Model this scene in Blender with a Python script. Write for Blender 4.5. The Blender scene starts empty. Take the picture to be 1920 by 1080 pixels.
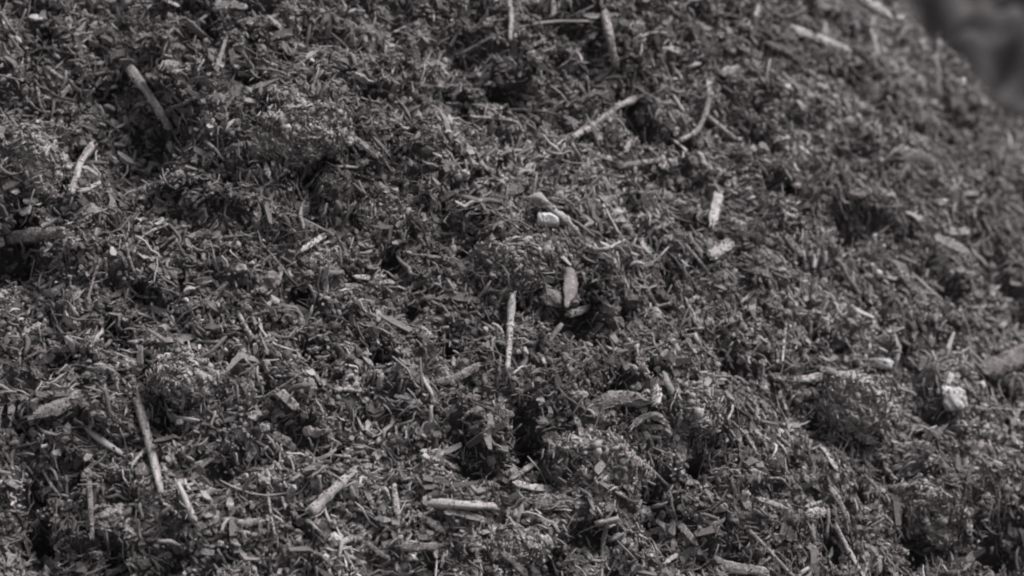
import bpy, math
import numpy as np
from mathutils import Vector, Matrix

sc = bpy.context.scene
rng = np.random.default_rng(11)

# ------------------------------------------------------------ camera
W, H = 1920, 1080
DIST = 2.05
PITCH = math.radians(20)
HALF = 0.2375                                   # half width of the view at distance 1
CAM = np.array([0, -DIST * math.cos(PITCH), DIST * math.sin(PITCH)])
FWD = np.array([0, math.cos(PITCH), -math.sin(PITCH)])
UP = np.array([0, math.sin(PITCH), math.cos(PITCH)])
RT = np.array([1.0, 0, 0])
cd = bpy.data.cameras.new('camera')
cam = bpy.data.objects.new('camera', cd)
sc.collection.objects.link(cam)
cam.location = CAM
cam.rotation_euler = (math.pi / 2 - PITCH, 0, 0)
cd.sensor_width = 36
cd.lens = 18 / HALF
cd.clip_start = 0.05
cd.clip_end = 500
cd.dof.use_dof = True
cd.dof.focus_distance = 1.98
cd.dof.aperture_fstop = 3.5
sc.camera = cam

# ------------------------------------------------------------ light
SUN_EL, SUN_AZ = math.radians(60), math.radians(72)     # azimuth from +Y towards +X
wd = bpy.data.worlds.new('World')
sc.world = wd
wd.use_nodes = True
nt = wd.node_tree
bg = nt.nodes['Background']
sky = nt.nodes.new('ShaderNodeTexSky')
sky.sky_type = 'NISHITA'
sky.sun_disc = False
sky.sun_elevation = SUN_EL
sky.sun_rotation = SUN_AZ
sky.dust_density = 4
hs = nt.nodes.new('ShaderNodeHueSaturation')            # a grey overcast sky
hs.inputs['Saturation'].default_value = 0.12
nt.links.new(sky.outputs[0], hs.inputs['Color'])
nt.links.new(hs.outputs[0], bg.inputs[0])
bg.inputs[1].default_value = 0.035
ld = bpy.data.lights.new('sun', 'SUN')
ld.energy = 1.6
ld.angle = math.radians(34)
ld.color = (0.985, 0.962, 0.995)
sun = bpy.data.objects.new('sun', ld)
sc.collection.objects.link(sun)
sd = Vector((math.sin(SUN_AZ) * math.cos(SUN_EL), math.cos(SUN_AZ) * math.cos(SUN_EL), math.sin(SUN_EL)))
sun.rotation_euler = sd.to_track_quat('Z', 'Y').to_euler()
sc.view_settings.view_transform = 'Standard'
sc.view_settings.look = 'None'
sc.view_settings.gamma = 1
sc.view_settings.exposure = 2.05
sc.cycles.filter_width = 2.15
sc.cycles.max_bounces = 4
sc.cycles.diffuse_bounces = 2

# ------------------------------------------------------------ noise
def _h(i, j, s):
    n = (i.astype(np.int64) * 374761393 + j.astype(np.int64) * 668265263 + s * 1442695041) & 0xffffffff
    n = ((n ^ (n >> 13)) * 1274126177) & 0xffffffff
    n = ((n ^ (n >> 16)) * 2246822519) & 0xffffffff
    return ((n ^ (n >> 15)) & 0xffff) / 32767.5 - 1

def vn(x, y, s):
    i, j = np.floor(x), np.floor(y)
    u, v = x - i, y - j
    u = u * u * u * (u * (u * 6 - 15) + 10)
    v = v * v * v * (v * (v * 6 - 15) + 10)
    return (_h(i, j, s) * (1 - u) + _h(i + 1, j, s) * u) * (1 - v) + (_h(i, j + 1, s) * (1 - u) + _h(i + 1, j + 1, s) * u) * v

def fbm(x, y, s, o):
    r = 0; a = 1
    for k in range(o):
        c, n = math.cos(k * .9 + .4), math.sin(k * .9 + .4)
        r = r + a * vn((x * c - y * n) * 2 ** k, (x * n + y * c) * 2 ** k, s + k)
        a *= .5
    return r

def _h3(i, j, k, s):
    n = (i * 374761393 + j * 668265263 + k * 974634777 + s * 1442695041) & 0xffffffff
    n = ((n ^ (n >> 13)) * 1274126177) & 0xffffffff
    n = ((n ^ (n >> 16)) * 2246822519) & 0xffffffff
    return ((n ^ (n >> 15)) & 0xffff).astype(np.float32) / 32767.5 - 1

def vn3(p, f, s):
    q = p * f + np.array([.31, .77, .13]) * s
    c = np.floor(q); u = (q - c).astype(np.float32); c = c.astype(np.int64)
    u = u * u * u * (u * (u * 6 - 15) + 10)
    i, j, k = c[..., 0], c[..., 1], c[..., 2]
    a, b, w = u[..., 0], u[..., 1], u[..., 2]
    r = 0
    for dk, wk in ((0, 1 - w), (1, w)):
        for dj, wj in ((0, 1 - b), (1, b)):
            r = r + wk * wj * (_h3(i, j + dj, k + dk, s) * (1 - a) + _h3(i + 1, j + dj, k + dk, s) * a)
    return r

def n3(p, f, s):                                  # cheap 3-D noise for lumps
    x, y, z = p[:, 0] * f, p[:, 1] * f, p[:, 2] * f
    return (vn(x + z * .37, y - z * .51, s) + vn(y + x * .3, z + x * .42, s + 5) + vn(z - y * .33, x + y * .47, s + 9)) / 2

# ------------------------------------------------------------ heap surface
CX, CY, K, S = -0.308, 0.8, 0.2, 1.0
R0 = math.sqrt(CX * CX + CY * CY + K * K)
def base(x, y):
    return S * (R0 - np.sqrt((x - CX) ** 2 + (y - CY) ** 2 + K * K))

def ray(px, py):
    px = np.atleast_1d(np.asarray(px, float)); py = np.atleast_1d(np.asarray(py, float))
    return FWD[None] + ((px - 960) / 960 * HALF)[:, None] * RT - ((py - 540) / 960 * HALF)[:, None] * UP

def bnormal(x, y):
    Rr = np.sqrt((x - CX) ** 2 + (y - CY) ** 2 + K * K)
    n = np.stack([S * (x - CX) / Rr, S * (y - CY) / Rr, np.ones_like(Rr)], -1)
    return n / np.linalg.norm(n, axis=-1, keepdims=True)

def cast_base(px, py):
    d = ray(px, py)
    t = np.linspace(1.2, 3.6, 900)
    P = CAM + t[None, :, None] * d[:, None, :]
    hit = P[..., 2] < base(P[..., 0], P[..., 1])
    return np.where(hit.any(1), t[hit.argmax(1)], 2.5)

def cast(px, py):
    d = ray(px, py)
    t = cast_base(px, py)[:, None] + np.linspace(-.14, .14, 281)[None]
    P = CAM + t[..., None] * d[:, None, :]
    n = bnormal(P[..., 0], P[..., 1])
    h = (P[..., 2] - base(P[..., 0], P[..., 1])) * n[..., 2]
    F = P - n * h[..., None]
    hit = h < disp(F[..., 0], F[..., 1])
    k = np.where(hit.any(1), hit.argmax(1), 140)
    return t[np.arange(len(t)), k] - .0005

# dark hollows and swellings: pixel x, y, radius px, depth (m, negative = hollow)
FEATS = [(130, 285, 34, -.035), (475, 172, 22, -.04), (962, 160, 30, -.04), (1015, 200, 24, -.03), (684, 405, 26, -.035),
         (972, 428, 24, -.03), (885, 870, 42, -.035), (1000, 830, 34, -.03), (75, 1010, 40, -.04), (1740, 1015, 62, -.05),
         (1870, 1030, 60, -.05), (1370, 685, 40, -.03), (1800, 850, 26, -.03), (1545, 770, 26, -.03), (250, 235, 60, -.03),
         (40, 190, 60, -.03), (880, 90, 44, -.03), (1225, 235, 26, -.025), (290, 290, 70, -.03), (1560, 130, 44, -.03),
         (1670, 200, 44, -.03), (850, 640, 32, -.028), (1110, 600, 34, -.025), (1080, 520, 20, -.015), (1022, 420, 26, -.012), (1590, 640, 26, -.03),
         (1900, 605, 22, -.03), (960, 285, 18, -.02), (560, 560, 40, -.02), (30, 500, 40, -.025), (265, 560, 40, -.02),
         (1600, 430, 50, -.025), (1690, 235, 30, -.025), (1480, 870, 26, -.02), (300, 780, 40, -.022), (1545, 1010, 26, -.025),
         (1320, 340, 40, -.02), (740, 60, 30, -.02), (400, 30, 40, -.02), (140, 900, 40, -.015), (420, 890, 50, -.018), (1240, 970, 40, -.02),
         (190, 210, 130, -.03), (60, 320, 75, .022), (570, 245, 75, .02), (350, 715, 55, .012), (960, 480, 60, .018), (1120, 870, 80, .015),
         (1600, 745, 60, .02), (1770, 940, 80, .025), (1440, 90, 80, .014), (720, 640, 80, .01), (1290, 790, 70, .015),
         (1340, 480, 90, .012), (1030, 90, 60, .012), (180, 460, 80, .012), (760, 760, 80, .008)]
_fx = np.array([f[0] for f in FEATS], float); _fy = np.array([f[1] for f in FEATS], float)
_ft = cast_base(_fx, _fy)
_fp = CAM + _ft[:, None] * ray(_fx, _fy)
_fr = np.array([f[2] for f in FEATS]) * HALF / 960 * _ft
_fd = np.array([f[3] * (1.2 if f[3] < 0 else .9) for f in FEATS])

def relief(B):                                     # height of the heap's skin above the smooth cone
    W3 = B + .016 * np.stack([vn3(B, 15, 1), vn3(B, 15, 2), vn3(B, 15, 3)], -1)
    z = .026 * vn3(B, 5, 4) + .012 * vn3(B, 10, 5)
    z = z + .022 * (np.abs(vn3(W3, 12, 6)) - .3)
    z = z + .016 * (np.abs(vn3(W3, 25, 7)) - .3)
    z = z + .0065 * vn3(W3, 34, 8)
    z = z + .012 * (np.abs(vn3(W3, 62, 9)) - .3) + .0035 * vn3(B, 95, 10) + .0022 * vn3(B, 180, 18)
    h = vn3(W3, 38, 11) * .6 + vn3(W3, 18, 12) * .5
    z = z - .026 * np.clip((h - .20) / .3, 0, 1) ** 1.2
    for (p, r, d) in zip(_fp, _fr, _fd):
        q = ((B - p) ** 2).sum(-1) / (r * r)
        z = z + d * np.exp(-q * 1.1)
    return z

GS = .0025
GX0, GY0, GX1, GY1 = -1.36, -1.16, 1.77, 1.37
_gx = np.arange(GX0, GX1, GS); _gy = np.arange(GY0, GY1, GS)
_X, _Y = np.meshgrid(_gx, _gy)
DG = relief(np.stack([_X, _Y, base(_X, _Y)], -1)).astype(np.float32)

def disp(x, y):
    a = np.clip((x - GX0) / GS, 0, DG.shape[1] - 1.01); b = np.clip((y - GY0) / GS, 0, DG.shape[0] - 1.01)
    i = a.astype(int); j = b.astype(int); a = a - i; b = b - j
    return (DG[j, i] * (1 - a) + DG[j, i + 1] * a) * (1 - b) + (DG[j + 1, i] * (1 - a) + DG[j + 1, i + 1] * a) * b

def surf(x, y, extra=0):
    return np.stack([x, y, base(x, y)], -1) + bnormal(x, y) * (disp(x, y) + extra)[..., None]

def snormal(x, y, e=.005):
    a = surf(x + e, y) - surf(x - e, y); b = surf(x, y + e) - surf(x, y - e)
    return unit(np.cross(a, b))

def pnormal(P, e=.015):                            # from a world point near the skin
    x, y = P[..., 0], P[..., 1]
    n = bnormal(x, y); h = (P[..., 2] - base(x, y)) * n[..., 2]
    F = P - n * h[..., None]
    return snormal(F[..., 0], F[..., 1], e)

def unit(a): return a / np.maximum(np.linalg.norm(a, axis=-1, keepdims=True), 1e-9)

# ------------------------------------------------------------ materials
def mat(name, dark, mid, pale, scale=400, stretch=(1, 1, 1), bump=.4, rough=.85, contrast=.5, bscale=None, spec=.25):
    m = bpy.data.materials.new(name); m.use_nodes = True
    t = m.node_tree; N = t.nodes; L = t.links
    p = N['Principled BSDF']
    p.inputs['Roughness'].default_value = rough
    p.inputs['Specular IOR Level'].default_value = spec
    at = N.new('ShaderNodeAttribute'); at.attribute_name = 'tone'
    tc = N.new('ShaderNodeTexCoord'); mp = N.new('ShaderNodeMapping'); mp.inputs['Scale'].default_value = stretch
    L.new(tc.outputs['Object'], mp.inputs[0])
    nz = N.new('ShaderNodeTexNoise'); nz.inputs['Scale'].default_value = scale; nz.inputs['Detail'].default_value = 4
    nz.inputs['Roughness'].default_value = .65
    L.new(mp.outputs[0], nz.inputs['Vector'])
    a = N.new('ShaderNodeMath'); a.operation = 'MULTIPLY_ADD'; a.inputs[1].default_value = contrast; a.inputs[2].default_value = -contrast / 2
    L.new(nz.outputs[0], a.inputs[0])
    b = N.new('ShaderNodeMath'); b.operation = 'ADD'
    L.new(a.outputs[0], b.inputs[0]); L.new(at.outputs['Fac'], b.inputs[1])
    r = N.new('ShaderNodeValToRGB')
    e = r.color_ramp.elements
    e[0].position = 0; e[0].color = (*dark, 1)
    e[1].position = 1; e[1].color = (*pale, 1)
    c = e.new(.5); c.color = (*mid, 1)
    L.new(b.outputs[0], r.inputs[0]); L.new(r.outputs[0], p.inputs['Base Color'])
    bm = N.new('ShaderNodeBump'); bm.inputs['Strength'].default_value = bump; bm.inputs['Distance'].default_value = .0015
    L.new(nz.outputs[0], bm.inputs['Height']); L.new(bm.outputs[0], p.inputs['Normal'])
    return m
M_soil = mat('dark_compost', (.012, .0108, .0106), (.055, .0505, .0495), (.17, .158, .155), 420, contrast=.9, bump=1)
M_litter = mat('plant_litter', (.022, .0198, .0193), (.125, .1145, .112), (.40, .383, .378), 520, contrast=.62, bump=.8, rough=.95, spec=.12)
M_wood = mat('weathered_wood', (.030, .025, .024), (.150, .136, .132), (.40, .382, .374), 170, (3, 3, 3), 1, .85, 1.0)
M_clod = mat('soil_clod', (.02, .018, .0175), (.13, .118, .114), (.38, .36, .352), 380, contrast=.8, bump=.9, rough=.95)
M_stone = mat('pale_stone', (.05, .047, .046), (.19, .178, .175), (.58, .57, .565), 260, contrast=.6, bump=1, rough=.8)
M_leaf = mat('dry_leaf', (.03, .0265, .0255), (.13, .115, .111), (.38, .35, .335), 220, contrast=.7, bump=.9, rough=.6)

# ------------------------------------------------------------ mesh assembly
class Acc:
    def __init__(s): s.v = []; s.f4 = []; s.f3 = []; s.t = []; s.n = 0; s.sm = []
    def add(s, v, tone, q=None, t=None):
        if q is not None and len(q): s.f4.append(q + s.n)
        if t is not None and len(t): s.f3.append(t + s.n)
        s.v.append(v); s.t.append(tone); s.n += len(v)
    def mesh(s, name, material, smooth=True):
        v = np.concatenate(s.v).astype(np.float32)
        f4 = np.concatenate(s.f4) if s.f4 else np.zeros((0, 4), int)
        f3 = np.concatenate(s.f3) if s.f3 else np.zeros((0, 3), int)
        me = bpy.data.meshes.new(name)
        me.vertices.add(len(v)); me.vertices.foreach_set('co', v.ravel())
        nl = f4.size + f3.size
        me.loops.add(nl)
        me.loops.foreach_set('vertex_index', np.concatenate([f4.ravel(), f3.ravel()]).astype(np.int32))
        me.polygons.add(len(f4) + len(f3))
        st = np.concatenate([np.arange(len(f4)) * 4, len(f4) * 4 + np.arange(len(f3)) * 3]).astype(np.int32)
        me.polygons.foreach_set('loop_start', st)
        me.polygons.foreach_set('use_smooth', np.full(len(st), smooth))
        a = me.attributes.new('tone', 'FLOAT', 'POINT')
        a.data.foreach_set('value', np.concatenate(s.t).astype(np.float32))
        me.materials.append(material)
        me.update(calc_edges=True)
        return me

def link(name, me, loc=(0, 0, 0), label=None, cat=None, kind=None, group=None, parent=None):
    o = bpy.data.objects.new(name, me)
    sc.collection.objects.link(o)
    o.location = loc
    if label: o['label'] = label
    if cat: o['category'] = cat
    if kind: o['kind'] = kind
    if group: o['group'] = group
    if parent: o.parent = parent
    return o

def unit(a): return a / np.maximum(np.linalg.norm(a, axis=-1, keepdims=True), 1e-9)

def strands(acc, P, T, N, L, RX, RY, tone, bend, rings=4, prof=None, kink=0.0, r=rng):
    """many bent tapered rods at once. P centre, T tangent, N flat normal"""
    n = len(P); M = 4
    B = unit(np.cross(N, T)); N = unit(np.cross(T, B))
    u = np.linspace(-.5, .5, rings)
    ctr = P[:, None] + T[:, None] * (u[None, :, None] * L[:, None, None])
    q = (u * u * 4 - .4)[None, :, None]
    ctr = ctr + B[:, None] * q * (bend * L)[:, None, None] * .5
    ctr = ctr - N[:, None] * q * (r.normal(0, .5, n) * np.abs(bend) * L)[:, None, None] * .5
    ctr = ctr + r.normal(0, 1, (n, rings, 3)) * (kink * L)[:, None, None]
    if prof is None: prof = np.ones(rings)
    pr = prof[None] * r.uniform(.75, 1.2, (n, rings))
    ang = np.arange(M) * math.pi / 2 + math.pi / 4
    c, s_ = np.cos(ang) * 1.3, np.sin(ang) * 1.3
    v = ctr[:, :, None] + B[:, None, None] * (pr * RX[:, None])[..., None, None] * c[None, None, :, None] \
        + N[:, None, None] * (pr * RY[:, None])[..., None, None] * s_[None, None, :, None]
    v = v.reshape(-1, 3)
    q = []
    for k in range(rings - 1):
        for m in range(M):
            a, b = k * M + m, k * M + (m + 1) % M
            q.append((a, b, b + M, a + M))
    q.append((3, 2, 1, 0)); e = (rings - 1) * M
    q.append((e, e + 1, e + 2, e + 3))
    q = np.array(q)
    Q = (q[None] + (np.arange(n) * rings * M)[:, None, None]).reshape(-1, 4)
    tn = np.repeat(tone, rings * M) + r.normal(0, .02, n * rings * M)
    acc.add(v, tn, q=Q)

_g = (1 + 5 ** .5) / 2
ICO_V = unit(np.array([(-1, _g, 0), (1, _g, 0), (-1, -_g, 0), (1, -_g, 0), (0, -1, _g), (0, 1, _g), (0, -1, -_g), (0, 1, -_g), (_g, 0, -1), (_g, 0, 1), (-_g, 0, -1), (-_g, 0, 1)]))
ICO_F = np.array([(0, 11, 5), (0, 5, 1), (0, 1, 7), (0, 7, 10), (0, 10, 11), (1, 5, 9), (5, 11, 4), (11, 10, 2), (10, 7, 6), (7, 1, 8), (3, 9, 4), (3, 4, 2), (3, 2, 6), (3, 6, 8), (3, 8, 9), (4, 9, 5), (2, 4, 11), (6, 2, 10), (8, 6, 7), (9, 8, 1)])
def subdiv(v, f, k):
    v = [tuple(a) for a in v]; f = [tuple(a) for a in f]
    for _ in range(k):
        mid = {}; nf = []
        def md(a, b):
            key = (min(a, b), max(a, b))
            if key not in mid:
                m = np.array(v[a]) + np.array(v[b]); m /= np.linalg.norm(m)
                v.append(tuple(m)); mid[key] = len(v) - 1
            return mid[key]
        for a, b, c in f:
            x, y, z = md(a, b), md(b, c), md(c, a)
            nf += [(a, x, z), (b, y, x), (c, z, y), (x, y, z)]
        f = nf
    return np.array(v), np.array(f)
SPH = subdiv(ICO_V, ICO_F, 4)
SPH3 = subdiv(ICO_V, ICO_F, 3)

def crumbs(acc, P, R, tone, r=rng, jag=.45):
    n = len(P)
    a = r.normal(0, 1, (n, 4)); a /= np.linalg.norm(a, axis=1, keepdims=True)
    w, x, y, z = a.T
    Rm = np.stack([1 - 2 * (y * y + z * z), 2 * (x * y - z * w), 2 * (x * z + y * w), 2 * (x * y + z * w), 1 - 2 * (x * x + z * z), 2 * (y * z - x * w),
                   2 * (x * z - y * w), 2 * (y * z + x * w), 1 - 2 * (x * x + y * y)], -1).reshape(n, 3, 3)
    sc3 = r.uniform(.35, 1.4, (n, 3)) * R[:, None]
    v = ICO_V[None] * (1 + r.uniform(-jag, jag, (n, 12)))[..., None] * sc3[:, None]
    v = np.einsum('nij,nkj->nki', Rm, v) + P[:, None]
    F = (ICO_F[None] + (np.arange(n) * 12)[:, None, None]).reshape(-1, 3)
    acc.add(v.reshape(-1, 3), np.repeat(tone, 12) + r.normal(0, .03, n * 12), t=F)

# ------------------------------------------------------------ heap mesh (structure)
gx = np.r_[np.arange(-1.35, -.75, .006), np.arange(-.75, .95, .0018), np.arange(.95, 1.75, .006)]
gy = np.r_[np.arange(-1.15, -.6, .006), np.arange(-.6, .72, .0018), np.arange(.72, 1.35, .006)]
X, Y = np.meshgrid(gx, gy)
_B = np.stack([X, Y, base(X, Y)], -1)
EX = .0036 * vn3(_B, 240, 61) + .0018 * vn3(_B, 460, 62) + .0035 * np.abs(vn3(_B, 130, 63))
SP = surf(X, Y, EX)
acc = Acc()
ni, nj = X.shape
idx = np.arange(ni * nj).reshape(ni, nj)
Q = np.stack([idx[:-1, :-1], idx[:-1, 1:], idx[1:, 1:], idx[1:, :-1]], -1).reshape(-1, 4)
acc.add(SP.reshape(-1, 3), (.44 + .16 * vn3(_B, 50, 5) + .18 * vn3(_B, 260, 7)).ravel(), q=Q)
link('compost_heap', acc.mesh('compost_heap', M_soil), kind='structure', label='dark mound of shredded compost filling the view')

# the wide yard floor and a second heap far behind, out of focus
acc = Acc()
gz = -1.0
acc.add(np.array([(-200, -200, gz), (200, -200, gz), (200, 200, gz), (-200, 200, gz)], float), np.full(4, .3), q=np.array([[0, 1, 2, 3]]))
link('ground', acc.mesh('ground', M_soil), kind='structure', label='dark earth yard under the heaps')
bx = np.arange(-3.5, 6.5, .016); by = np.arange(1.75, 7, .016)
X, Y = np.meshgrid(bx, by)
Z = gz + 2.45 - np.sqrt((X - 2.4) ** 2 * .35 + (Y - 4.6) ** 2 * .85 + .1)
_p = np.stack([X * .8 + Y * .3, Y - X * .4, Z * 1.2], -1)
Z = Z + .04 * vn3(_p, 2, 91) + .06 * (np.abs(vn3(_p, 5, 92)) - .3) + .09 * (np.abs(vn3(_p, 11, 93)) - .3) + .03 * vn3(_p, 26, 94)
Z = np.maximum(Z, gz - .05)
acc = Acc(); ni, nj = X.shape
idx = np.arange(ni * nj).reshape(ni, nj)
Q = np.stack([idx[:-1, :-1], idx[:-1, 1:], idx[1:, 1:], idx[1:, :-1]], -1).reshape(-1, 4)
acc.add(np.stack([X, Y, Z], -1).reshape(-1, 3), (.34 + .15 * vn3(_p, 9, 96)).ravel(), q=Q)
link('background_heap', acc.mesh('background_heap', M_soil), kind='structure', label='second compost heap out of focus behind')

# ------------------------------------------------------------ the individual pieces
# each: kind, pixel polyline (1920x1080), width px, tone 0..1, label
ST, TW, CH, BK, PB, CL, LF, RO = 'stick', 'twig', 'wood_chip', 'bark_piece', 'pebble', 'soil_clod', 'dry_leaf', 'root'
ITEMS = []
def I(kind, pts, w, tone, label): ITEMS.append((kind, pts, w, tone, label))
# upper left
I(ST, [(243, 128), (280, 178), (318, 240)], 17, .62, 'thick pale stick slanting down in the dark hollow at upper left')
I(ST, [(174, 272), (150, 305), (143, 335), (133, 362)], 14, .58, 'knobbly upright stick beside the black hole and the left clod')
I(CH, [(425, 72), (415, 105), (406, 132)], 10, .6, 'narrow upright splinter near the top left corner, right of the thick slanting stick')
I(CH, [(352, 42), (382, 68), (408, 92)], 15, .4, 'dull brown slab leaning towards the narrow upright splinter at the top')
I(CH, [(490, 280), (497, 305), (504, 330)], 11, .72, 'short pale upright splinter on the left edge of the rounded upper clod')
I(TW, [(386, 266), (404, 280), (420, 300)], 6, .62, 'short straight twig left of the rounded upper clod')
I(TW, [(322, 202), (345, 194), (366, 182)], 8, .6, 'small twig pointing right just beyond the lower end of the thick slanting stick')
I(CH, [(405, 6), (440, 9), (462, 14)], 16, .78, 'whitish flat chip cut by the top edge, left of centre')
I(CH, [(302, -4), (320, 5), (336, 12)], 9, .75, 'small whitish chip on the top edge in the left third')
I(CH, [(540, 8), (556, 18)], 12, .74, 'tiny pale chip at the top edge above the rounded upper clod')
I(PB, [(581, 190)], 15, .9, 'bright tiny pebble just above the rounded upper clod')
I(PB, [(398, 190)], 9, .9, 'glinting white grain right of the thick slanting stick')
I(PB, [(502, 57)], 8, .9, 'glinting white grain high on the heap, left of centre')
I(TW, [(70, 165), (75, 195), (88, 222)], 6, .5, 'thin upright twig above the left clod')
I(TW, [(88, 128), (118, 148)], 7, .5, 'stubby twig above the left clod and left of the thick slanting stick')
I(TW, [(205, 165), (193, 188)], 6, .5, 'short twig just left of the middle of the thick slanting stick')
I(CH, [(645, 246), (680, 268), (712, 292)], 12, .66, 'pale split stick slanting down right of the rounded upper clod')
# top centre
I(ST, [(858, 106), (920, 70), (975, 50), (1035, 40), (1112, 40)], 7, .34, 'long thin arched dark branch across the top centre')
I(TW, [(953, -6), (959, 28), (955, 76)], 9, .55, 'upright pale stem crossing behind the long arched branch')
I(ST, [(1134, 28), (1143, 70), (1153, 118)], 18, .56, 'thick upright grey stick at the right end of the long arched branch')
I(CH, [(1100, 30), (1130, 30), (1158, 27)], 11, .55, 'flat chip lying across the top of the thick upright grey stick')
I(CH, [(771, 70), (778, 92), (783, 115)], 14, .5, 'short grey slab standing left of the long arched branch')
I(CH, [(880, 44), (896, 52), (910, 60)], 8, .68, 'pale sliver in the gap above the long arched branch')
I(TW, [(883, 219), (930, 222), (972, 228), (982, 248)], 6, .66, 'pale bent grass stem lying level below the deepest top hole')
I(RO, [(1075, 256), (1110, 234), (1142, 214), (1165, 192), (1205, 182)], 14, .6, 'frayed grey root slanting up to the right, above the pale oval chip')
I(CH, [(1110, 286), (1138, 296), (1166, 306)], 11, .8, 'bright oval chip below the frayed grey root')
I(CH, [(1160, 312), (1200, 304), (1240, 299)], 10, .55, 'dull level stick right of the bright oval chip')
I(CH, [(1241, 296), (1249, 314)], 14, .8, 'small white square flake at the end of the dull level stick')
I(CH, [(1172, 282), (1185, 262)], 9, .66, 'forked pale scrap above the dull level stick')
I(PB, [(853, 329)], 30, .6, 'rounded pale pebble between the rounded upper clod and the white central stone')
I(CH, [(824, 203), (826, 232)], 22, .55, 'blunt grey chip left of the pale bent grass stem')
I(CH, [(900, 302), (912, 314), (926, 322)], 9, .68, 'small pale curved scrap right of the rounded pale pebble')
I(TW, [(1236, 104), (1250, 135), (1262, 172)], 8, .5, 'blurred upright twig right of the thick upright grey stick')
I(CH, [(1255, 66), (1280, 60)], 8, .66, 'pale level sliver at the top, right of the thick upright grey stick')
I(CH, [(668, 308), (690, 302)], 12, .62, 'short pale chip under the pale split stick')
# top right
I(ST, [(1332, 172), (1324, 210), (1309, 246), (1276, 263)], 10, .58, 'bent stick with a crook at its lower end, upper right')
I(ST, [(1326, 218), (1350, 238), (1378, 260)], 10, .58, 'straight stick crossing below the bent crooked stick')
I(BK, [(1488, 54), (1540, 74), (1592, 96)], 24, .78, 'large pale blurred slab near the top of the right shoulder')
I(CH, [(1440, 80), (1480, 96), (1510, 122)], 12, .62, 'blurred chip below and left of the large pale blurred slab')
I(CH, [(1512, 132), (1535, 146), (1562, 156)], 15, .68, 'blurred blunt chip below the large pale blurred slab')
I(BK, [(1614, -6), (1640, 10), (1664, 28)], 28, .8, 'pale curled bark on the crest at the top edge')
I(CH, [(1612, 46), (1645, 48), (1676, 57)], 12, .66, 'blurred thin chip under the pale curled bark')
I(PB, [(1679, 39)], 17, .88, 'blurred bright pebble on the crest line')
I(PB, [(1790, 160)], 20, .7, 'blurred pale pebble on the right skyline')
I(CH, [(1714, 188), (1735, 190), (1756, 192)], 9, .68, 'blurred level splinter halfway down the right skyline slope')
I(CH, [(1742, 158), (1762, 178)], 12, .66, 'blurred pale chip above the level splinter by the right skyline')
I(TW, [(1474, 278), (1482, 300), (1496, 322)], 8, .68, 'pale upright sliver right of the straight crossing stick')
I(PB, [(1470, 174)], 16, .82, 'bright pebble on the shoulder left of the dark cleft')
I(TW, [(1532, 295), (1546, 320)], 8, .55, 'short blurred twig right of the pale upright sliver')
I(CH, [(1355, 136), (1385, 130)], 15, .66, 'pale flake above the bent crooked stick')
I(BK, [(1690, 292), (1728, 296), (1752, 316)], 26, .42, 'dark curled bark over a hollow on the right slope')
# left middle
I(BK, [(12, 446), (60, 440), (118, 436)], 24, .56, 'shredded grey bark strip at the left edge')
I(TW, [(316, 421), (290, 430), (268, 442), (258, 460), (249, 476)], 6, .6, 'bent wiry stem left of centre above the tangle of thin stalks')
I(CH, [(568, 468), (590, 455), (609, 441)], 13, .78, 'bright pointed chip above the pale mottled clod')
I(CH, [(399, 564), (410, 546), (426, 530)], 8, .72, 'pale pointed splinter in the left middle')
I(ST, [(447, 588), (458, 608), (472, 634)], 9, .62, 'short curved stick below the pale pointed splinter')
I(CL, [(603, 505)], (42, 30), .62, 'pale mottled clod under the bright pointed chip')
I(PB, [(456, 508)], 24, .55, 'dull round pebble left of the pale mottled clod')
I(TW, [(236, 458), (242, 485), (252, 512)], 6, .52, 'thin stalk hanging below the bent wiry stem')
I(TW, [(232, 522), (245, 543), (262, 558), (294, 556)], 6, .56, 'hooked thin stalk in the left middle')
I(TW, [(188, 486), (176, 520), (164, 562)], 6, .52, 'long thin stalk leaning left beside the hooked thin stalk')
I(TW, [(198, 484), (200, 518)], 5, .5, 'thin upright stalk standing next to the long leaning stalk')
I(TW, [(365, 388), (372, 378), (398, 362)], 6, .55, 'thin bent stem rising left of the rounded upper clod')
I(CH, [(455, 572), (470, 580)], 9, .7, 'tiny pale chip beside the short curved stick')
I(CL, [(60, 322)], (62, 56), .52, 'large rounded grey clod at the left edge')
I(CL, [(570, 250)], (70, 46), .55, 'large rounded upper clod of pale fine soil')
I(CL, [(715, 400)], (44, 34), .5, 'crumbly clod to the right of a black hole, above centre left')
# centre
I(ST, [(961, 553), (957, 605), (955, 650), (952, 692)], 13, .72, 'pale jointed upright stick in the centre of the heap')
I(PB, [(1022, 420)], (46, 30), .98, 'white oblong stone in the hollow at the centre, the brightest piece')
I(RO, [(988, 372), (1018, 376), (1045, 400), (1064, 418), (1080, 442)], 19, .72, 'thick curved root arching over the white oblong stone')
I(RO, [(1030, 372), (1062, 378), (1088, 402)], 10, .46, 'thin dull root lying beyond the thick curved root')
I(BK, [(925, 372), (952, 358), (985, 342)], 24, .22, 'dark bark flap above the hollow with the white oblong stone')
I(RO, [(1088, 458), (1125, 476), (1148, 488), (1156, 505)], 13, .6, 'hooked root below right of the white oblong stone')
I(LF, [(1068, 502), (1072, 535), (1060, 578)], 32, .30, 'brown dry leaf hanging point down right of centre')
I(CH, [(1026, 474), (1044, 498)], 18, .68, 'pale nub of wood above the angular brown stone')
I(PB, [(1022, 560)], (46, 34), .24, 'angular brown stone left of the hanging dry leaf')
I(CH, [(1062, 588), (1085, 584), (1104, 574)], 12, .66, 'pale curved chip under the hanging dry leaf')
I(CH, [(666, 519), (695, 521), (722, 517)], 9, .76, 'bright level stick right of the pale mottled clod')
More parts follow.
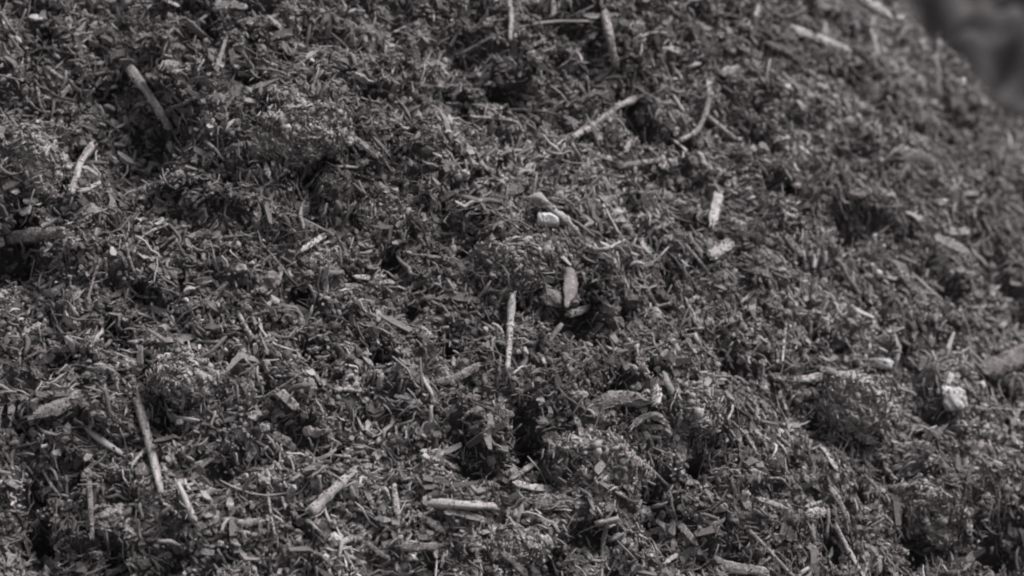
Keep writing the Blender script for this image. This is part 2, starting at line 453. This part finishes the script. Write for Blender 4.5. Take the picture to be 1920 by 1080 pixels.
I(TW, [(1114, 470), (1140, 466), (1163, 454)], 7, .72, 'small pale curved sliver above the hooked root')
I(CL, [(962, 502)], (60, 38), .5, 'big crumbly clod at the centre above the pale jointed stick')
I(CL, [(1068, 462)], (22, 18), .4, 'small dark clod between the white oblong stone and the hooked root')
I(CH, [(820, 716), (855, 706), (896, 684)], 13, .55, 'dull broad splinter left below the pale jointed stick')
I(TW, [(866, 672), (878, 654)], 6, .66, 'thin pale stem above the dull broad splinter')
I(CH, [(1022, 682), (1014, 660)], 7, .6, 'small upright sliver right of the foot of the pale jointed stick')
I(BK, [(1195, 660), (1204, 685)], 15, .6, 'pale stub standing right of the pale jointed stick')
I(TW, [(1215, 548), (1232, 575), (1256, 570)], 8, .68, 'pale forked scrap right of the hanging dry leaf')
I(CH, [(1140, 576), (1152, 590)], 18, .55, 'small grey lump of wood right of the pale curved chip')
# right middle
I(CH, [(1347, 366), (1341, 394), (1335, 422)], 23, .62, 'pale thick oblong chip standing in the right middle')
I(CH, [(1334, 480), (1352, 468), (1371, 455)], 24, .58, 'blunt pale chip below the thick oblong chip')
I(CH, [(1368, 412), (1400, 424)], 9, .68, 'pale sliver beside the foot of the thick oblong chip')
I(CH, [(1428, 466), (1450, 488)], 14, .6, 'rounded chip right of the blunt pale chip')
I(CH, [(1472, 440), (1486, 458), (1504, 478)], 13, .68, 'pale slanting chip in the middle of the right slope')
I(CH, [(1778, 433), (1796, 434), (1816, 433)], 12, .8, 'bright blurred level chip on the far right slope')
I(CH, [(1752, 443), (1785, 458), (1817, 476)], 18, .6, 'blurred wide slab under the bright level chip on the far right')
I(PB, [(1764, 390)], (24, 16), .74, 'blurred oval pebble above the bright level chip')
I(TW, [(1476, 588), (1471, 630), (1467, 678)], 6, .6, 'long pale upright stalk on the right')
I(TW, [(1520, 603), (1519, 642)], 6, .6, 'short upright stalk right of the long pale stalk')
I(PB, [(1638, 681)], (50, 24), .78, 'smooth pale oblong pebble on the right')
I(TW, [(1286, 460), (1308, 485), (1330, 514)], 6, .5, 'thin slanting twig below the blunt pale chip')
I(BK, [(1845, 694), (1885, 680), (1930, 656)], 44, .3, 'dark blurred log end at the right edge')
I(CH, [(1590, 568), (1604, 590)], 11, .66, 'small pale chip on the dark band of the right slope')
I(BK, [(1450, 706), (1500, 712), (1580, 702)], 16, .6, 'flat frayed bark above the big right clod')
I(TW, [(1575, 490), (1590, 520), (1612, 550)], 9, .5, 'slanting stem on the right slope above the smooth oblong pebble')
# lower left
I(ST, [(256, 748), (272, 805), (288, 865), (302, 925)], 17, .58, 'longest thick stick, leaning in the lower left')
I(CH, [(70, 776), (110, 764), (155, 740)], 20, .56, 'broad dull splinter at the left, below middle')
I(ST, [(166, 880), (170, 945), (173, 1008)], 12, .4, 'dark brown upright stick near the lower left corner')
I(CH, [(188, 968), (210, 958), (230, 947)], 14, .52, 'flat grey chip touching the dark brown upright stick')
I(ST, [(586, 958), (622, 922), (662, 884)], 19, .76, 'thick pale stick rising to the right in the lower left centre')
I(TW, [(499, 876), (502, 930), (515, 1002)], 6, .6, 'long thin upright twig left of the thick pale rising stick')
I(CH, [(428, 975), (460, 980), (492, 977)], 10, .72, 'pale level stick at the foot of the long thin twig')
I(TW, [(573, 974), (586, 984), (602, 1001)], 7, .68, 'short slanting twig under the thick pale rising stick')
I(CH, [(372, 993), (390, 984), (408, 973)], 8, .62, 'short twig rising towards the pale level stick')
I(CH, [(430, 918), (431, 952)], 11, .56, 'little upright slab above the pale level stick')
I(CH, [(456, 998), (459, 1016)], 8, .86, 'tiny bright sliver under the pale level stick')
I(CH, [(526, 736), (540, 750), (556, 766)], 17, .62, 'blunt grey chip left of centre, below middle')
I(PB, [(490, 805)], 24, .6, 'grey pebble below the blunt grey chip')
I(CH, [(512, 814), (530, 824), (552, 842)], 14, .68, 'pale crooked chip right of the grey pebble')
I(LF, [(568, 804), (590, 812), (612, 806)], 18, .62, 'pale curled leaf scrap right of the pale crooked chip')
I(PB, [(352, 793)], 18, .64, 'pale pebble right of the longest thick stick')
I(PB, [(91, 837)], 13, .88, 'bright grain under the broad dull splinter at the left')
I(CH, [(196, 1076), (215, 1072), (236, 1062)], 14, .64, 'pale chip on the bottom edge at the left')
I(TW, [(484, 752), (520, 730), (568, 698)], 5, .55, 'thin straight twig above the blunt grey chip')
I(CH, [(76, 708), (62, 690)], 14, .52, 'stubby chip above the broad dull splinter')
I(CL, [(350, 715)], (54, 36), .58, 'pale soft clod above the grey pebble, right of the longest stick head')
I(CL, [(300, 948)], (30, 34), .55, 'small pale clod at the foot of the longest thick stick')
I(TW, [(80, 880), (92, 905), (112, 930)], 6, .55, 'curved thin twig left of the dark brown upright stick')
I(BK, [(78, 1046), (100, 1058), (112, 1062)], 14, .55, 'pale scrap inside the ring-shaped hollow at the lower left')
I(CH, [(630, 730), (655, 727), (678, 732)], 11, .62, 'pale level chip between the two lower clods, left of centre')
I(CH, [(206, 690), (222, 712)], 13, .58, 'pale slanting chip above the head of the longest stick')
I(PB, [(416, 1022)], 15, .66, 'pale rounded bit below the short rising twig')
# lower centre
I(ST, [(798, 944), (850, 946), (925, 950)], 17, .72, 'thick pale level stick in the lower centre')
I(CH, [(966, 907), (1000, 915), (1037, 918)], 15, .76, 'pale level chip on top of the rounded brown bark lump')
I(BK, [(1000, 943), (1030, 940), (1060, 942)], 32, .48, 'rounded brown bark lump under the pale level chip')
I(CH, [(838, 960), (870, 965), (906, 975)], 12, .68, 'pale tapering chip just under the thick level stick')
I(CH, [(739, 908), (743, 940), (748, 968)], 12, .68, 'short upright pale stick left of the thick level stick')
I(CH, [(788, 968), (808, 980), (830, 994)], 14, .62, 'pale slanting chip below the thick level stick')
I(RO, [(856, 892), (880, 912), (900, 917), (916, 903)], 8, .62, 'smile-shaped root above the thick level stick')
I(RO, [(950, 958), (960, 984), (984, 1006)], 13, .58, 'curved root below the rounded brown bark lump')
I(CH, [(958, 898), (985, 880), (1010, 864)], 11, .38, 'dark splinter in the shaded hollow above the pale level chip')
I(CH, [(690, 1018), (708, 1034), (728, 1046)], 10, .7, 'pale slanting stick near the bottom, left of centre')
I(PB, [(764, 1045)], 20, .76, 'pale rounded pebble near the bottom centre left')
I(CH, [(943, 1038), (965, 1056), (988, 1078)], 9, .74, 'pale slanting stick meeting the bottom edge at the centre')
I(CH, [(1000, 1025), (1040, 1023)], 9, .66, 'short level stick right of the low centre clod')
I(CH, [(932, 1068), (934, 1084)], 14, .88, 'bright tip poking up from the bottom edge at the centre')
I(ST, [(1138, 978), (1130, 1020), (1128, 1086)], 8, .6, 'forked thin stick near the bottom right of centre')
I(TW, [(1172, 846), (1205, 866), (1250, 908)], 7, .72, 'long pale straight twig right of centre, low')
I(CH, [(1231, 728), (1230, 758)], 22, .98, 'bright white diamond-shaped flake right of centre')
I(TW, [(1114, 764), (1138, 738)], 6, .74, 'short bright twig on the fanned leaf')
I(CH, [(1080, 785), (1087, 802), (1091, 822)], 9, .72, 'narrow pale chip below the fanned leaf')
I(RO, [(1186, 800), (1205, 780), (1232, 776), (1254, 800)], 12, .58, 'arched root over a small hole below the white diamond flake')
I(BK, [(1106, 764), (1160, 744), (1216, 752)], 30, .56, 'broad fanned grey leaf beside the white diamond flake')
I(CH, [(752, 1022), (790, 1024), (826, 1022)], 16, .54, 'blunt grey stick near the bottom, below the thick level stick')
I(CH, [(892, 1006), (892, 1032)], 22, .62, 'upright blunt chip right of the blunt grey stick')
I(CL, [(972, 1026)], (54, 28), .6, 'pale low clod at the bottom centre')
I(CL, [(1120, 868)], (66, 46), .52, 'round crumbly clod left of the long pale straight twig')
I(CH, [(568, 980), (548, 960)], 8, .5, 'dull sliver under the foot of the thick pale rising stick')
I(CH, [(1190, 748), (1216, 790)], 6, .5, 'thin dull sliver crossing the fanned leaf')
I(BK, [(1150, 826), (1168, 800)], 12, .55, 'grey slab leaning left of the arched root')
I(CH, [(840, 872), (862, 880)], 12, .42, 'dark chip deep in the lower central hollow')
# lower right
I(TW, [(1342, 736), (1376, 762), (1364, 788)], 6, .72, 'pale V-shaped twig in the lower right centre')
I(TW, [(1658, 758), (1715, 786), (1775, 820)], 7, .68, 'long pale blurred straw slanting beside the pitted pale stone')
I(TW, [(1374, 792), (1400, 818), (1420, 852)], 6, .58, 'thin kinked stem below the pale V-shaped twig')
I(TW, [(1445, 806), (1482, 838)], 6, .56, 'thin straight twig right of the thin kinked stem')
I(TW, [(1392, 736), (1420, 762)], 8, .6, 'short thick twig right of the pale V-shaped twig')
I(CL, [(1605, 752)], (62, 50), .6, 'largest rough clod on the right, overhanging a black gap')
I(PB, [(1786, 752)], (52, 50), .66, 'pitted pale stone at the right')
I(CH, [(1612, 818), (1640, 826)], 15, .82, 'bright blunt chip below the largest rough clod')
I(CH, [(1530, 828), (1548, 846), (1568, 880)], 12, .6, 'curved slanting stick left below the largest rough clod')
I(CH, [(1684, 836), (1712, 832), (1742, 834)], 10, .68, 'blurred level stick below the long blurred straw')
I(CL, [(1815, 828)], (60, 22), .58, 'flat ledge of pale soil over a black gap at the right')
I(CL, [(1755, 958)], (66, 50), .5, 'rough rounded clod above the black pit at lower right')
I(CL, [(1850, 905)], (64, 54), .46, 'large dull clod at the right edge above the black pit')
I(CH, [(1400, 918), (1394, 936), (1403, 952)], 15, .74, 'pale C-shaped chip in the lower right')
I(CH, [(1420, 934), (1448, 944), (1484, 958)], 8, .74, 'pale straight sliver right of the C-shaped chip')
I(CH, [(1408, 882), (1430, 890), (1436, 893)], 9, .74, 'pale short sliver above the C-shaped chip')
I(TW, [(1440, 897), (1465, 896), (1484, 918)], 5, .62, 'kinked thin stem above the pale straight sliver')
I(BK, [(1514, 965), (1548, 962)], 20, .74, 'pale angular piece right of the pale straight sliver')
I(CH, [(1510, 950), (1542, 940)], 6, .64, 'thin sliver resting above the pale angular piece')
I(ST, [(1566, 986), (1590, 1030), (1622, 1086)], 8, .62, 'long slanting stick running off the bottom edge at the right')
I(TW, [(1398, 988), (1440, 1030), (1492, 1086)], 7, .58, 'long thin twig running off the bottom edge in the lower right')
I(TW, [(1660, 968), (1678, 988), (1698, 1014)], 8, .5, 'dull twig pointing into the black pit')
I(CH, [(1274, 984), (1288, 1000), (1304, 1018)], 13, .7, 'pale blunt stick at the bottom, left of the long thin twig')
I(CH, [(1350, 1058), (1390, 1064), (1434, 1072)], 15, .74, 'pale wide chip along the bottom edge at the right')
I(CH, [(1556, 916), (1572, 940), (1590, 972)], 10, .56, 'brown slanting twig above the long slanting stick')
I(CH, [(1506, 890), (1530, 912)], 11, .7, 'pale short chip left of the brown slanting twig')
I(CH, [(1248, 1056), (1270, 1040)], 9, .7, 'pale short stick near the bottom edge, left of the wide chip')
I(PB, [(1510, 818)], 20, .64, 'pale round grain above the curved slanting stick')
I(TW, [(1660, 880), (1680, 900)], 9, .58, 'pale twig on the skin of the rough rounded clod slope')
I(CL, [(1305, 775)], (40, 40), .56, 'pale loose clod right of the white diamond flake')

SEG = []          # capsules used to clear loose litter from over the pieces: p0, p1, radius
LIFT = .0080
PXM = HALF / 960

def smooth_line(p, n):
    p = np.array(p, float)
    if len(p) == 1: return p
    d = np.r_[0, np.cumsum(np.linalg.norm(np.diff(p, axis=0), axis=1))]
    t = np.linspace(0, d[-1], n)
    q = np.stack([np.interp(t, d, p[:, k]) for k in range(p.shape[1])], -1)
    for _ in range(max(2, n // 6)):
        q[1:-1] = (q[:-2] + q[1:-1] * 2 + q[2:]) / 4
    return q

def place(kind, pts, w, tone, label, seed):
    r = np.random.default_rng(seed)
    a = Acc()
    tone = tone + .03
    if len(pts) == 1:
        px, py = pts[0]
        ww, hh = w if isinstance(w, tuple) else (w, w * .75)
        if kind == PB: ww, hh = ww / 2, hh / 2
        t = np.median(cast([px, px + ww * .4, px - ww * .4, px, px], [py, py, py, py - hh * .4, py + hh * .4]))
        c = CAM + t * ray(px, py)[0]
        n = pnormal(c[None])[0]
        rx, rz = ww * PXM * t, hh * PXM * t
        view = unit((CAM - c)[None])[0]
        ry = (.75 if kind == PB else .36) * min(rx, rz) + .1 * rx
        V, F = SPH if kind == CL else SPH3
        tilt = r.uniform(-.25, .25)
        if kind == PB and abs(rx / rz) > 1.6: tilt = {1022: -.75, 1638: -.2}.get(px, 0)
        ex = RT * math.cos(tilt) + UP * math.sin(tilt); ez = -RT * math.sin(tilt) + UP * math.cos(tilt)
        s = V * 1.0
        if kind == CL:
            d = 1 + .40 * n3(s, 1.6, seed) + .34 * n3(s, 3.4, seed + 3) + .15 * np.abs(n3(s, 7, seed + 7)) + .12 * np.abs(n3(s, 14, seed + 8)) + .06 * n3(s, 26, seed + 12)
            tone = tone + .04; tn = tone + .10 * n3(s, 14, seed + 1)
        else:
            s = np.clip(s, -.74, .78); d = 1 + .30 * n3(s, 1.3, seed) + .14 * n3(s, 3.2, seed + 2) + .07 * n3(s, 8, seed + 6) + .04 * n3(s, 17, seed + 9)
            tn = np.full(len(s), tone)
            if px == 1786: d = d - .12 * np.clip(n3(s, 5, 4), 0, 1); tn = tn - .3 * np.clip(n3(s, 5, 4), 0, 1)
        s = s * d[:, None]
        P = (ex * (s[:, :1] * rx) + ez * (s[:, 1:2] * rz) + view * (s[:, 2:] * ry))
        off = n * (.10 * ry if kind == CL else LIFT + .3 * ry)
        if kind == PB and 1010 < px < 1030: off = off + view * (.016 if py < 450 else .012)
        cc = c + off
        a.add(P, tn, t=F)
        if kind == PB:
            k = 30
            i = r.integers(0, len(P), k)
            crumbs(a, P[i], r.lognormal(math.log(.0008), .4, k).clip(.0004, .0016), .4 + r.normal(0, .1, k), r)
        if kind == CL:                      # grit and short fibres caked onto the clod
            k = int(500 + 38000 * rx)
            i = r.integers(0, len(P), k)
            dn = unit(P[i])
            crumbs(a, P[i] + dn * .0004, r.lognormal(math.log(.0013), .6, k).clip(.0006, .0055), tone + r.normal(-.03, .17, k), r)
            i = r.integers(0, len(P), k // 2); dn = unit(P[i])
            tt = unit(np.cross(dn, r.normal(0, 1, (len(i), 3))) + dn * r.normal(0, .2, (len(i), 1)))
            strands(a, P[i] + dn * .001, tt, dn, r.uniform(.004, .019, len(i)), r.uniform(.0004, .0014, len(i)), r.uniform(.0003, .0006, len(i)), tone + r.normal(.02, .16, len(i)), r.normal(0, .3, len(i)), 4, r=r)
        o = link(kind, a.mesh(kind, M_clod if kind == CL else M_stone), cc, label, {'pebble': 'pebble', 'soil_clod': 'clod'}[kind])
        if kind == CL:
            SEG.append((cc + view * .3 * ry, cc + view * .3 * ry, min(rx, rz) * .40))
            if rx > rz * 1.25:
                for q in (-1, 1): SEG.append((cc + ex * q * (rx - rz) * .6 + view * .3 * ry,) * 2 + (rz * .36,))
        else:
            SEG.append((cc + view * .004 - ex * rx * .4, cc + view * .008 + ex * rx * .4, rz * .8))
            SEG.append((cc + view * .016, cc + view * .012, rz * .85)); SEG.append((cc + view * .045,) * 2 + (rz,)); SEG.append((cc + view * .03 - ex * rx * .4, cc + view * .03 + ex * rx * .4, rz * .8))
        return
    n = 18 if kind != LF else 22
    q = smooth_line(pts, n)
    t = cast(q[:, 0], q[:, 1])
    u = np.linspace(-1, 1, n)
    t = np.minimum(t, np.median(t) + .03)
    deg = 2 if (len(pts) > 2 and n > 6 and kind in (RO, ST, TW)) else 1
    fit = np.polyval(np.polyfit(u, t, deg), u)
    fit = fit - np.percentile(fit - t, 62)
    rad = w / 2 * PXM * fit.mean()
    flat = {ST: .9, TW: .9, RO: .8, CH: .42, BK: .32, LF: .11}[kind]
    fit = fit - LIFT - rad * flat * .8 - (.008 if kind == LF or 'arching' in label or 'white diamond' in label else 0)
    P = CAM + fit[:, None] * ray(q[:, 0], q[:, 1])
    c0 = P.mean(0)
    T = unit(np.gradient(P, axis=0))
    view = unit((CAM - c0)[None])[0]
    nrm = pnormal(c0[None], .02)[0]
    nn = unit((nrm * .5 + view * .7 + r.normal(0, .18, 3))[None])[0]
    B = unit(np.cross(nn[None], T)); N = unit(np.cross(T, B))
    M = {ST: 12, TW: 7, RO: 10, CH: 6, BK: 12, LF: 14}[kind]
    x = np.linspace(0, 1, n)
    if kind in (ST, TW): pr = 1.12 - .34 * x + .18 * vn(x * 8 + seed, x * 0, seed)
    elif kind == RO: pr = (.9 + .3 * vn(x * 6 + seed, x * 0, seed)) * np.clip(np.minimum(x, 1 - x) * 7 + .35, 0, 1)
    elif kind == LF: pr = np.sin(np.pi * np.clip(x * .97 + .02, 0, 1) ** .6) ** .7 * (1 + .35 * vn(x * 5, x * 0, seed)) + .05
    else: pr = (.98 + .22 * vn(x * 5 + seed, x * 0, seed)) * np.clip(x * r.uniform(3, 14) + r.uniform(.35, .9), 0, 1) * np.clip((1 - x) * r.uniform(3, 14) + r.uniform(.35, .9), 0, 1)
    if kind in (CH, TW, RO):
        amp = {CH: .10, TW: .25, RO: .35}[kind] * rad
        P = P + B * (amp * vn(x * 5, x * 0 + .5, seed + 4))[:, None]
    ang = np.arange(M) / M * 2 * math.pi
    co, si = np.cos(ang), np.sin(ang)
    if kind in (CH, BK): co = np.sign(co) * np.abs(co) ** .6; si = np.sign(si) * np.abs(si) ** .7
    jit = 1 + {ST: .07, TW: .10, RO: .2, CH: .10, BK: .18, LF: .12}[kind] * r.normal(0, 1, (n, M)) * .6 + {CH: .25, PB: 0}.get(kind, .10) * r.normal(0, 1, (1, M)).clip(-1.3, 1.3)
    wv = (pr * rad)[:, None] * co[None] * jit
    hv = (pr * rad * flat)[:, None] * si[None] * jit + (0 if kind != LF else 0)
    if kind == LF: hv = hv + .10 * rad * si[None] - .05 * (wv ** 2) / rad + .12 * rad * vn(x * 3, x * 0, seed)[:, None] * np.abs(co)[None] 
    if kind == BK: hv = hv - .25 * (wv ** 2) / rad
    V = P[:, None] + B[:, None] * wv[..., None] + N[:, None] * hv[..., None]
    # ragged broken ends
    V[0] -= T[0] * (rad * r.uniform(-.2, .9, M))[:, None] * flat
    V[-1] += T[-1] * (rad * r.uniform(-.2, .9, M))[:, None] * flat
    V = V.reshape(-1, 3) - c0
    f = []
    for k in range(n - 1):
        for m in range(M):
            a0, b0 = k * M + m, k * M + (m + 1) % M
            f.append((a0, b0, b0 + M, a0 + M))
    caps = []
    nv = n * M
    V = np.vstack([V, V[:M].mean(0) + T[0] * rad * .1, V[(n - 1) * M:n * M].mean(0) - T[-1] * rad * .1])
    for m in range(M):
        caps.append((nv, (m + 1) % M, m)); caps.append((nv + 1, (n - 1) * M + m, (n - 1) * M + (m + 1) % M))
    # streaks along the grain (colour of the wood itself)
    stv = vn(np.arange(M) * 1.7, np.zeros(M), seed + 8)[None] * .09 + .05 * r.normal(0, 1, (n, M)) + .07 * vn(x * 6, x * 0, seed + 2)[:, None]
    tn = np.r_[(tone + stv * 1.5).ravel(), tone - .05, tone - .05]
    a.add(V, tn, q=np.array(f), t=np.array(caps))
    # soil stuck to it
    k = int(10 + 2600 * rad * 2 * n * 0.12)
    i = r.integers(0, n, k); th = r.uniform(0, math.pi, k)
    pp = P[i] - c0 + B[i] * (np.cos(th) * rad * pr[i])[:, None] + N[i] * (np.sin(th) * rad * flat * pr[i] * .95)[:, None]
    if kind != LF: crumbs(a, pp, r.lognormal(math.log(.0007), .45, k).clip(.0003, .002), .40 + r.normal(0, .10, k), r)
    # splintered ends
    k = int({ST: 9, BK: 12, CH: 7, RO: 6, TW: 3, LF: 0}[kind])
    if k:
        e = r.integers(0, 2, k) * (n - 1)
        pp = P[e] - c0 + B[e] * (r.uniform(-.9, .9, k) * rad * pr[e])[:, None] + N[e] * (r.uniform(-.6, .9, k) * rad * flat)[:, None]
        tt = unit(T[e] + r.normal(0, .22, (k, 3)))
        strands(a, pp, tt, N[e], rad * r.uniform(1.2, 3.2, k), np.full(k, rad * .16), np.full(k, rad * .10), tone + r.normal(-.02, .08, k), r.normal(0, .2, k), 4, np.array([.9, 1, .8, .2]), r=r)
    if kind == RO or kind == BK or (kind == ST and rad > .004):      # frayed fibres along it
        k = {RO: 16, BK: 22, ST: 5}[kind]
        i = r.integers(0, n, k)
        pp = P[i] - c0 + B[i] * (r.uniform(-1, 1, k) * rad * pr[i])[:, None] + N[i] * (rad * flat * .8)
        tt = unit(T[i] + r.normal(0, .25, (k, 3)))
        strands(a, pp, tt, N[i], r.uniform(.005, .018, k), np.full(k, .0005), np.full(k, .0004), tone + r.normal(0, .12, k), r.normal(0, .25, k), 4, r=r)
    cat = {ST: 'stick', TW: 'twig', CH: 'wood chip', BK: 'bark', LF: 'leaf', RO: 'root'}[kind]
    o = link(kind, a.mesh(kind, M_leaf if kind == LF else M_wood, kind != CH), c0, label, cat)
    if 'centre of the heap' in label:       # the side shoot at the joint of the central stick
        s = Acc()
        j = CAM + (fit[7] - .001) * ray(952, 628)[0]
        e = CAM + (fit[7] - .004) * ray(930, 600)[0]
        mid = (j + e) / 2 + np.array([-.0025, 0, -.002])
        tt = unit((e - j)[None])
        strands(s, (mid - c0)[None], tt, N[:1], np.array([np.linalg.norm(e - j)]), np.array([.0017]), np.array([.0014]), np.array([tone + .1]), np.array([.35]), 5, r=r)
        link('side_shoot', s.mesh('side_shoot', M_wood), parent=o)
        s = Acc()
        s.add(SPH3[0] * np.array([rad * 1.25, rad * 1.1, rad * .9]) * (1 + .08 * n3(SPH3[0], 3, 5))[:, None] + (P[7] - c0), np.full(len(SPH3[0]), tone + .06), t=SPH3[1])
        link('joint', s.mesh('joint', M_wood), parent=o)
    if 'forked thin stick' in label:
        s = Acc()
        tt = unit((ray(1152, 972) - ray(1106, 982)))
        strands(s, (P[0] - c0)[None], tt, N[:1], np.array([46 * PXM * 2.0]), np.array([.0022]), np.array([.0018]), np.array([tone]), np.array([.1]), 5, r=r)
        link('fork', s.mesh('fork', M_wood), parent=o)
    m = max(.3, 1 - .12)
    for k in range(0, n - 1, 3):
        k2 = min(k + 3, n - 1)
        if k == 0 and kind not in (CH,): continue      # let the first end stay partly buried
        if r.random() < .12: continue
        for lift in (.001, .010, .019):
            SEG.append((P[k] + view * lift, P[k2] + view * lift, rad * pr[k:k2 + 1].mean() + .0012))

for i, it in enumerate(ITEMS):
    place(*it, 100 + i * 17)

# ------------------------------------------------------------ loose litter (nobody could count it)
A0 = np.array([s[0] for s in SEG]); A1 = np.array([s[1] for s in SEG]); AR = np.array([s[2] for s in SEG])
def clear(P, half):
    keep = np.ones(len(P), bool)
    order = np.argsort(P[:, 0]); xs = P[order, 0]
    for a, b, rr in zip(A0, A1, AR):
        R = rr + .002
        lo, hi = np.searchsorted(xs, min(a[0], b[0]) - R - .004), np.searchsorted(xs, max(a[0], b[0]) + R + .004)
        ids = order[lo:hi]
        if not len(ids): continue
        Q = P[ids]; ab = b - a; l2 = ab @ ab
        t = np.clip(((Q - a) @ ab) / l2, 0, 1) if l2 > 1e-12 else np.zeros(len(Q))
        d = np.linalg.norm(Q - (a + t[:, None] * ab), axis=1)
        keep[ids[d < rr + half[ids] * .24]] = False
    return keep

def scatter(n, off_lo, off_hi, r=rng):
    n = int(n)
    x = r.uniform(-.95, 1.3, n); y = r.uniform(-.85, .95, n)
    z = base(x, y)
    d = np.stack([x, y, z], -1) - CAM
    dep = d @ FWD
    u = np.abs(d @ RT / dep / HALF); v = np.abs(d @ UP / dep / HALF / .5625)
    nb = bnormal(x, y)
    face = -(nb * unit(d)).sum(-1)
    inside = (u < 1.15) & (v < 1.2)
    p = np.where(inside, 1, .35) * np.where(face < -.12, .08, 1)
    k = r.random(n) < p
    x, y = x[k], y[k]
    S0 = surf(x, y); nr = snormal(x, y, .005)
    off = r.uniform(off_lo, off_hi, len(x))
    P = S0 + nr * off[:, None]
    z = disp(x, y)
    av = (disp(x + .016, y) + disp(x - .016, y) + disp(x, y + .0115) + disp(x, y - .0115)) / 4
    k = r.random(len(x)) < np.clip(1.4 + (z - av) / .007, .25, 1)
    return P[k], nr[k]

def tangents(P, nr, tilt, r=rng):
    a = unit(np.cross(nr, r.normal(0, 1, nr.shape)))
    # on the right flank the pieces have slid downslope, elsewhere they lie more across
    dn = unit(np.stack([P[:, 0] - CX, P[:, 1] - CY, -np.hypot(P[:, 0] - CX, P[:, 1] - CY)], -1))
    w = np.clip((P[:, 0] - .02) * 2.2, 0, .55)[:, None]
    ac = unit(np.cross(nr, dn))
    sgn = r.choice([-1., 1.], (len(P), 1))
    left = np.clip((-P[:, 0] + .25) * 1.2, 0, .35)[:, None]
    clump = vn(P[:, 0] * 22, P[:, 1] * 18, 77)[:, None] * 2.2
    pref = unit(np.cross(nr, np.stack([np.cos(clump[:, 0] * 3), np.sin(clump[:, 0] * 3), np.zeros(len(P))], -1)))
    t = a * (1 - w) + dn * w * sgn + ac * left * sgn + pref * .9 * sgn + nr * r.normal(0, tilt, (len(P), 1))
    return unit(t)

def tones(P, mu, sd, r=rng):
    return mu + .10 * vn(P[:, 0] * 34, P[:, 1] * 28, 31) + .09 * vn(P[:, 0] * 9, P[:, 1] * 8, 33) + r.normal(0, sd, len(P))

NF, NC, NB = 235000, 78000, 390000
# fibres
P, nr = scatter(NF, -.002, .0075)
L = rng.lognormal(math.log(.0128), .62, len(P)).clip(.004, .065)
k = clear(P, L / 2); P, nr, L = P[k], nr[k], L[k]
n = len(P); T = tangents(P, nr, .26)
RX = rng.lognormal(math.log(.00088), .48, n).clip(.00035, .0032)
acc = Acc()
strands(acc, P, T, unit(nr + rng.normal(0, .35, (n, 3))), L, RX, RX * rng.uniform(.4, .9, n), tones(P, .50, .16), rng.normal(0, .17, n), 5, np.array([.65, 1, 1, .9, .45]), .026)
link('loose_fibres', acc.mesh('loose_fibres', M_litter), kind='stuff', label='tangled plant fibres and stalks covering the heap', cat='fibres')
print('fibres', n)
# flakes and chips
P, nr = scatter(NC, -.002, .007)
L = rng.lognormal(math.log(.0098), .60, len(P)).clip(.004, .042)
k = clear(P, L / 2); P, nr, L = P[k], nr[k], L[k]
n = len(P); T = tangents(P, nr, .28)
RX = (L * rng.uniform(.10, .36, n)).clip(.0006, .0038)
acc = Acc()
strands(acc, P, T, unit(nr + rng.normal(0, .4, (n, 3))), L, RX, RX * rng.uniform(.18, .5, n), tones(P, .50, .15), rng.normal(0, .15, n), 4, np.array([.6, 1, .85, .4]), .08)
link('wood_shreds', acc.mesh('wood_shreds', M_litter, False), kind='stuff', label='small shredded wood flakes mixed through the heap', cat='wood shreds')
print('shreds', n)
# small soil lumps
P, nr = scatter(20000, -.001, .0055)
R = rng.lognormal(math.log(.0034), .35, len(P)).clip(.002, .0065)
k = clear(P, R); P, nr, R = P[k], nr[k], R[k]
V1, F1 = subdiv(ICO_V, ICO_F, 1)
n = len(P); m = len(V1)
d = 1 + .55 * (n3((V1[None] + rng.uniform(0, 40, (n, 1, 3))).reshape(-1, 3), 1.9, 8)).reshape(n, m) + rng.normal(0, .14, (n, m))
s3 = rng.uniform(.6, 1.3, (n, 1, 3)) * R[:, None, None]
V = (V1[None] * d[..., None] * s3 + P[:, None]).reshape(-1, 3)
acc = Acc()
acc.add(V, np.repeat(tones(P, .48, .12), m) + rng.normal(0, .04, n * m), t=(F1[None] + (np.arange(n) * m)[:, None, None]).reshape(-1, 3))
link('soil_lumps', acc.mesh('soil_lumps', M_clod, False), kind='stuff', label='small rough lumps of soil among the fibres', cat='soil lumps')
# crumbs
P, nr = scatter(NB, -.001, .0055)
R = rng.lognormal(math.log(.0014), .45, len(P)).clip(.0006, .0038)
k = clear(P, R); P, nr, R = P[k], nr[k], R[k]
acc = Acc()
crumbs(acc, P, R, tones(P, .47, .11))
C0, nr = scatter(14000, -.001, .006)
m = 20
sp = rng.lognormal(math.log(.0036), .4, (len(C0), 1, 1)).clip(.002, .009)
P = (C0[:, None] + np.clip(rng.normal(0, 1, (len(C0), m, 3)), -1.5, 1.5) * sp).reshape(-1, 3)
tt = np.repeat(tones(C0, .52, .10), m)
R = rng.lognormal(math.log(.0014), .45, len(P)).clip(.0006, .004)
k = clear(P, R)
crumbs(acc, P[k], R[k], tt[k] + rng.normal(0, .07, k.sum()))
link('soil_crumbs', acc.mesh('soil_crumbs', M_litter, False), kind='stuff', label='dark soil crumbs filling the gaps between the fibres', cat='crumbs')
print('crumbs', len(P))
